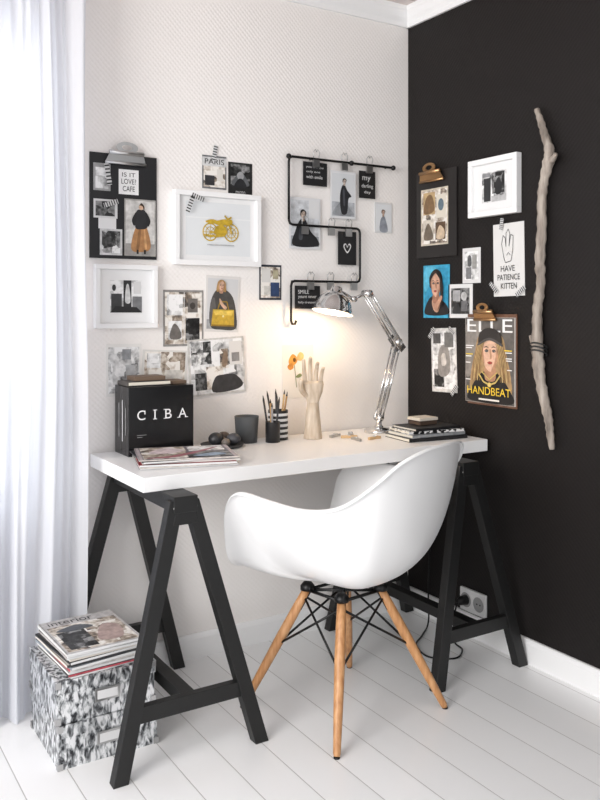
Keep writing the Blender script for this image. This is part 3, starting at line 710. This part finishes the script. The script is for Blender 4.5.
paper('pinned_card.005', P, -.358, -.272, 1.385, 1.514, '1a1a1c', [('s', [(.5, .35), (.3, .52), (.32, .62), (.42, .64), (.5, .56), (.58, .64), (.68, .62), (.70, .52)], .85), ('s', [(.5, .40), (.35, .53), (.37, .59), (.43, .60), (.5, .51), (.57, .60), (.63, .59), (.65, .53)], .12)], d=dn)
paper('pinned_card.006', P, -.553, -.441, 1.215, 1.301, '1a1a1c', [('t', 'SMILE', .12, .65, .55, .82, .85), ('t', 'youre never', .12, .42, .85, .56, .85), ('t', 'fully dressed', .12, .2, .8, .33, .85)], d=dn)

# ------------------------------------------------------------ right wall display
P = on_right
mb = MB(); a0, a1, b0, b1 = .062, .296, 1.417, 1.755
pbox(mb, P, a0, a1, b0, b1, 0, .006, MC('1b1716'))
draw(mb, P, a0, a1, b0, b1, [('r', .12, .14, .80, .80, 'c9bfae'), ('r', .15, .16, .77, .78, PHC), ('r', .18, .5, .48, .76, 'b49a72'), ('s', [(.2, .52), (.26, .7), (.4, .72), (.46, .54)], '7a5f42'), ('r', .52, .45, .75, .72, 'd9d2c4'), ('e', .63, .6, .07, .07, '5c6d78'), ('r', .18, .2, .45, .44, 'c9c1b4'), ('s', [(.2, .22), (.3, .4), (.42, .3), (.42, .21)], '6e6254'), ('r', .5, .2, .74, .40, '5a4634'), ('s', [(.52, .22), (.6, .36), (.72, .3), (.7, .21)], 'c9b49a')], .006)
clip_geo(mb, P, .160, 1.718, .14, .062, .010, M('brass', 'b58f67', .3, 1))
mb.obj('clipboard.001')
frame(P, .377, .617, 1.548, 1.757, .02, [('r', .2, .18, .8, .82, PHL), ('r', .25, .2, .42, .7, '2c2c2e'), ('r', .46, .35, .76, .80, PHD), ('s', [(.54, .35), (.55, .6), (.62, .68), (.68, .58), (.68, .35)], '222224'), ('r', .44, .18, .8, .3, 'b9b9b9'), ('r', .22, .72, .42, .8, '8b8b8d')]).obj('picture_frame.002', .0015)
paper('portrait_print', P, .099, .252, 1.179, 1.386, '3aa0c4', [('r', .06, .06, .94, .94, '2f8fb4'), ('s', [(.06, .5), (.06, .94), (.5, .94), (.3, .7)], '59b4d2'), ('s', [(.08, .07), (.2, .34), (.42, .42), (.65, .36), (.90, .24), (.94, .07)], '1e1c1f'), ('s', [(.34, .32), (.5, .42), (.66, .32), (.58, .12), (.42, .14)], 'c49a82')]+face(.50, .62, .23, .74, 'd3a58c', 'a3735c', '1d1614', '4a3326', '9a3a36', short=True)+[('s', [(.68, .8), (.8, .6), (.78, .3), (.70, .2), (.70, .5)], '1d1614'), ('s', [(.46, .22), (.62, .34), (.72, .42), (.78, .38), (.66, .24), (.56, .12)], 'c4947a')])
paper('pinned_photo.008', P, .324, .4185, 1.310, 1.441, .85, [('r', .12, .1, .88, .9, PHL), ('r', .2, .12, .5, .45, '77787a'), ('r', .55, .4, .8, .8, '9c9b98'), ('s', [(.3, .5), (.35, .78), (.5, .74), (.5, .5)], '5a5a5c')])
paper('pinned_photo.009', P, .245, .377, 1.180, 1.308, .88, [('r', .12, .12, .88, .88, PHD), ('r', .2, .5, .5, .82, 'a9a9ab'), ('r', .55, .2, .8, .5, '6a6a6c'), ('e', .66, .64, .12, .13, 'b9b9b9'), ('s', [(.2, .15), (.3, .42), (.45, .4), (.5, .15)], '303032')])
mb = MB(); Q = rotP(P, .558, 1.388, 1)
pbox(mb, Q, .484, .631, 1.259, 1.517, 0, .0015, MC('dddcda'))
draw(mb, Q, .484, .631, 1.259, 1.517, [('l', [(.34, .55), (.28, .72), (.33, .84), (.40, .80), (.42, .68)], .0013, .25), ('l', [(.42, .68), (.43, .86), (.50, .92), (.55, .86), (.52, .68)], .0013, .25), ('l', [(.52, .68), (.58, .84), (.66, .82), (.64, .62), (.58, .48), (.40, .46), (.34, .55)], .0013, .25), ('l', [(.44, .56), (.50, .60), (.56, .56)], .001, .3),
  ('t', 'HAVE', .25, .34, .70, .42, .1), ('t', 'PATIENCE', .14, .22, .86, .30, .1), ('t', 'KITTEN', .25, .10, .76, .18, .1)], .0015)
add_tape(mb, P, .492, 1.29, .05, -45, .009); add_tape(mb, P, .62, 1.275, .05, 35, .009); add_tape(mb, P, .53, 1.515, .04, 80, .009)
mb.obj('note_paper')
mb = MB(); a0, a1, b0, b1 = .350, .595, .872, 1.183
pbox(mb, P, a0+.005, a1+.004, b0-.008, b1+.012, 0, .005, MC('6b4a38')); pbox(mb, P, a0, a1, b0, b1, .005, .011, MC('d8d4cf'))
mag = [('r', 0, 0, 1, 1, 'b0a9a2'), ('r', .01, .005, .99, .995, '5e5a57'), ('s', [(.02, .3), (.02, .9), (.3, .95), (.25, .5)], '86817c'), ('t', 'ELLE', .04, .83, .96, .98, .93),
  ('s', [(.12, .10), (.12, .35), (.20, .58), (.28, .78), (.52, .86), (.76, .78), (.84, .58), (.92, .35), (.92, .10), (.5, .2)], 'a98a62'),
  ('s', [(.10, .02), (.12, .16), (.36, .36), (.66, .36), (.90, .18), (.94, .02)], '161518'), ('s', [(.42, .42), (.62, .42), (.62, .32), (.52, .28), (.42, .32)], 'b98b70')]
mag += face(.52, .58, .20, .79, 'd8b097', 'b58769', 'b3915f', 'd2b584', 'a04038', '2c2422', short=True)
for i in range(9):
    x = .20+.015*i; mag.append(('l', [(x+.08, .70), (x, .50), (x-.05+.02*(i % 3), .26)], .0012, 'cdb07c' if i % 2 else '8a6c46'))
    x = .85-.015*i; mag.append(('l', [(x-.08, .70), (x, .50), (x+.05-.02*(i % 3), .26)], .0012, 'cdb07c' if i % 2 else '8a6c46'))
mag += [('s', [(.30, .68), (.32, .82), (.52, .88), (.73, .82), (.76, .68), (.62, .74), (.45, .74)], '1c1b1e'), ('s', [(.29, .67), (.52, .735), (.77, .67), (.76, .70), (.52, .765), (.30, .70)], '4a4848'),
  ('l', [(.30, .34), (.40, .25), (.52, .22), (.64, .25), (.74, .34)], .003, 'cdb46a'), ('e', .52, .22, .04, .028, 'd9c070'), ('l', [(.36, .37), (.52, .28), (.68, .37)], .002, 'cdb46a'),
  ('t', 'HANDBEAT', .06, .10, .94, .19, 'ecc83a'), ('r', .3, .035, .72, .055, 'e8e3da')]
for i, (xx, yy, ww, cc) in enumerate(((.03, .66, .17, .95), (.03, .635, .13, .95), (.03, .56, .15, 'f2d13a'), (.03, .535, .12, .95), (.03, .46, .10, .95), (.82, .62, .15, 'f2d13a'), (.84, .595, .13, .95), (.85, .53, .12, .95), (.86, .505, .11, .95), (.03, .26, .10, .95), (.88, .40, .09, .95))):
    mag.append(('r', xx, yy, xx+ww, yy+.011, cc))
draw(mb, P, a0, a1, b0, b1, mag, .011, .0001)
clip_geo(mb, P, .46, 1.175, .11, .055, .018, M('brass'))
mb.obj('clipboard.002')
mb = MB(); Q = rotP(P, .219, 1.016, 2)
pbox(mb, Q, .148, .291, .892, 1.140, 0, .0015, MC('cfcdca')); draw(mb, Q, .148, .291, .892, 1.140, [('r', .05, .05, .95, .95, PHL), ('r', .1, .08, .5, .36, PHD), ('s', [(.28, .3), (.3, .62), (.5, .74), (.72, .64), (.74, .34), (.5, .24)], '8f8a86'), ('s', [(.42, .42), (.42, .58), (.56, .6), (.6, .44)], 'c9c3bd'), ('r', .55, .70, .9, .93, '6b6a68'), ('r', .1, .76, .4, .92, '4d4c4c')], .0015)
add_tape(mb, P, .155, 1.12, .05, 50, .008); add_tape(mb, P, .285, .905, .05, 50, .008); add_tape(mb, P, .27, 1.13, .04, -40, .008); mb.obj('pinned_photo.010')

dw = ramp_mat('driftwood_grey', [(.3, '6a6159'), (.5, '988d83'), (.7, 'b7ada2')], scale=(6, 6, 1), nscale=8, detail=8, rough=.8)
mb = MB()
def smooth_path(pts, rr, n=6):
    o = []; ro = []
    for i in range(len(pts)-1):
        p0 = Vector(pts[max(i-1, 0)]); p1 = Vector(pts[i]); p2 = Vector(pts[i+1]); p3 = Vector(pts[min(i+2, len(pts)-1)])
        for k in range(n):
            f = k/n
            o.append(.5*((2*p1)+(-p0+p2)*f+(2*p0-5*p1+4*p2-p3)*f*f+(-p0+3*p1-3*p2+p3)*f**3)); ro.append(rr[i]+(rr[i+1]-rr[i])*f)
    o.append(Vector(pts[-1])); ro.append(rr[-1]); return o, ro
S = [(.706, 1.885), (.724, 1.84), (.740, 1.795), (.760, 1.74), (.756, 1.70), (.738, 1.64), (.729, 1.579), (.728, 1.48), (.720, 1.378), (.724, 1.30), (.710, 1.22), (.7085, 1.1425), (.712, 1.05), (.722, .974), (.742, .90), (.758, .844), (.764, .80), (.772, .750)]
Rr = [.009, .011, .013, .017, .019, .015, .016, .017, .018, .015, .017, .018, .021, .018, .016, .014, .013, .008]
pp, rr = smooth_path([P(a, b, .024) for a, b in S], Rr)
rr = [x*(1+.10*math.sin(i*1.9)+.06*random.uniform(-1, 1)) for i, x in enumerate(rr)]
mb.tube(pp, rr, dw, 12)
pp, rr = smooth_path([P(.752, 1.70, .024), P(.780, 1.705, .03), P(.802, 1.718, .04)], [.014, .011, .006]); mb.tube(pp, rr, dw, 10)
pp, rr = smooth_path([P(.713, 1.06, .024), P(.700, 1.10, .035), P(.692, 1.125, .04)], [.012, .009, .004]); mb.tube(pp, rr, dw, 10)
for k in range(3): mb.tube([P(.70+.03*math.cos(t*math.pi/6)+.016, 1.09-.012*k+.022*math.sin(t*math.pi/6)*.5, .024+.022*math.sin(t*math.pi/6)) for t in range(13)], .003, MC(.15), 6)
mb.obj('driftwood_branch')

mb = MB(); OW = M('outlet_white', .9, .3)
pbox(mb, P, .320, .452, .088, .172, 0, .012, OW)
sock = mb.obj('power_socket', .003)
mb = MB()
for a in (.353, .419):
    pts = [P(a+.027*math.cos(t*math.pi/12), .130+.027*math.sin(t*math.pi/12), .0135) for t in range(24)]
    ci = [P(a+.023*math.cos(t*math.pi/12), .130+.023*math.sin(t*math.pi/12), .0125) for t in range(24)]
    mb.raw(pts+ci, [(t, (t+1) % 24, 24+(t+1) % 24, 24+t) for t in range(24)]+[tuple(range(24, 48))], M('socket_recess', .62, .4))
    for s in (-1, 1): mb.ball(P(a+s*.008, .130, .0125), .0028, BLKMET)
sk = mb.obj('socket_faces'); sk.parent = sock
mb = MB()
mb.tube([P(.353, .130, .0135), P(.353, .130, .040), P(.353, .125, .055)], [.019, .016, .008], BLKMET, 14)
pts = [P(.353, .125, .055), P(.36, .09, .075), P(.37, .03, .09), P(.40, .006, .11), P(.46, .005, .13), P(.50, .005, .20), P(.44, .005, .27), P(.34, .005, .24), P(.28, .005, .16), P(.22, .02, .08), P(.15, .12, .02), P(.15, .4, .010), P(.12, .69, .008), P(.12, .75, .010), P(.12, .752, .05), P(.125, .749, .19)]
pp, _ = smooth_path(pts, [1]*len(pts), 8); mb.tube(pp, .0032, BLKMET, 8)
mb.obj('power_cable')

# ------------------------------------------------------------ light
w = bpy.data.worlds.new('world'); bpy.context.scene.world = w; w.use_nodes = True
w.node_tree.nodes['Background'].inputs[0].default_value = (.985, .985, 1, 1); w.node_tree.nodes['Background'].inputs[1].default_value = 1.18
def area(name, loc, target, sx, sy, e, c):
    L = bpy.data.lights.new(name, 'AREA'); L.shape = 'RECTANGLE'; L.size = sx; L.size_y = sy; L.energy = e; L.color = c
    o = bpy.data.objects.new(name, L); col.objects.link(o); o.location = loc
    o.rotation_euler = (Vector(target)-Vector(loc)).to_track_quat('-Z', 'Y').to_euler()
area('daylight_window_back', (-2.1, .7, 1.6), (-2.0, -.5, 1.1), 1.4, 1.5, 24, (.95, .97, 1))
area('added_fill_left', (-4.6, -2.2, 1.9), (-.8, -.4, .9), 1.8, 1.8, 125, (1, .99, .98))  # added soft fill lamp, out of view behind camera-left; no window stands there

cd = bpy.data.cameras.new('camera'); c = bpy.data.objects.new('camera', cd); col.objects.link(c)
c.location = (-2.18, -2.658, 1.21); c.rotation_euler = (math.pi/2, 0, -math.atan2(.529, .848))
cd.sensor_fit = 'VERTICAL'; cd.sensor_height = 36; cd.lens = 832/800*36; cd.shift_y = -.1125
bpy.context.scene.camera = c
bpy.context.scene.view_settings.view_transform = 'Standard'
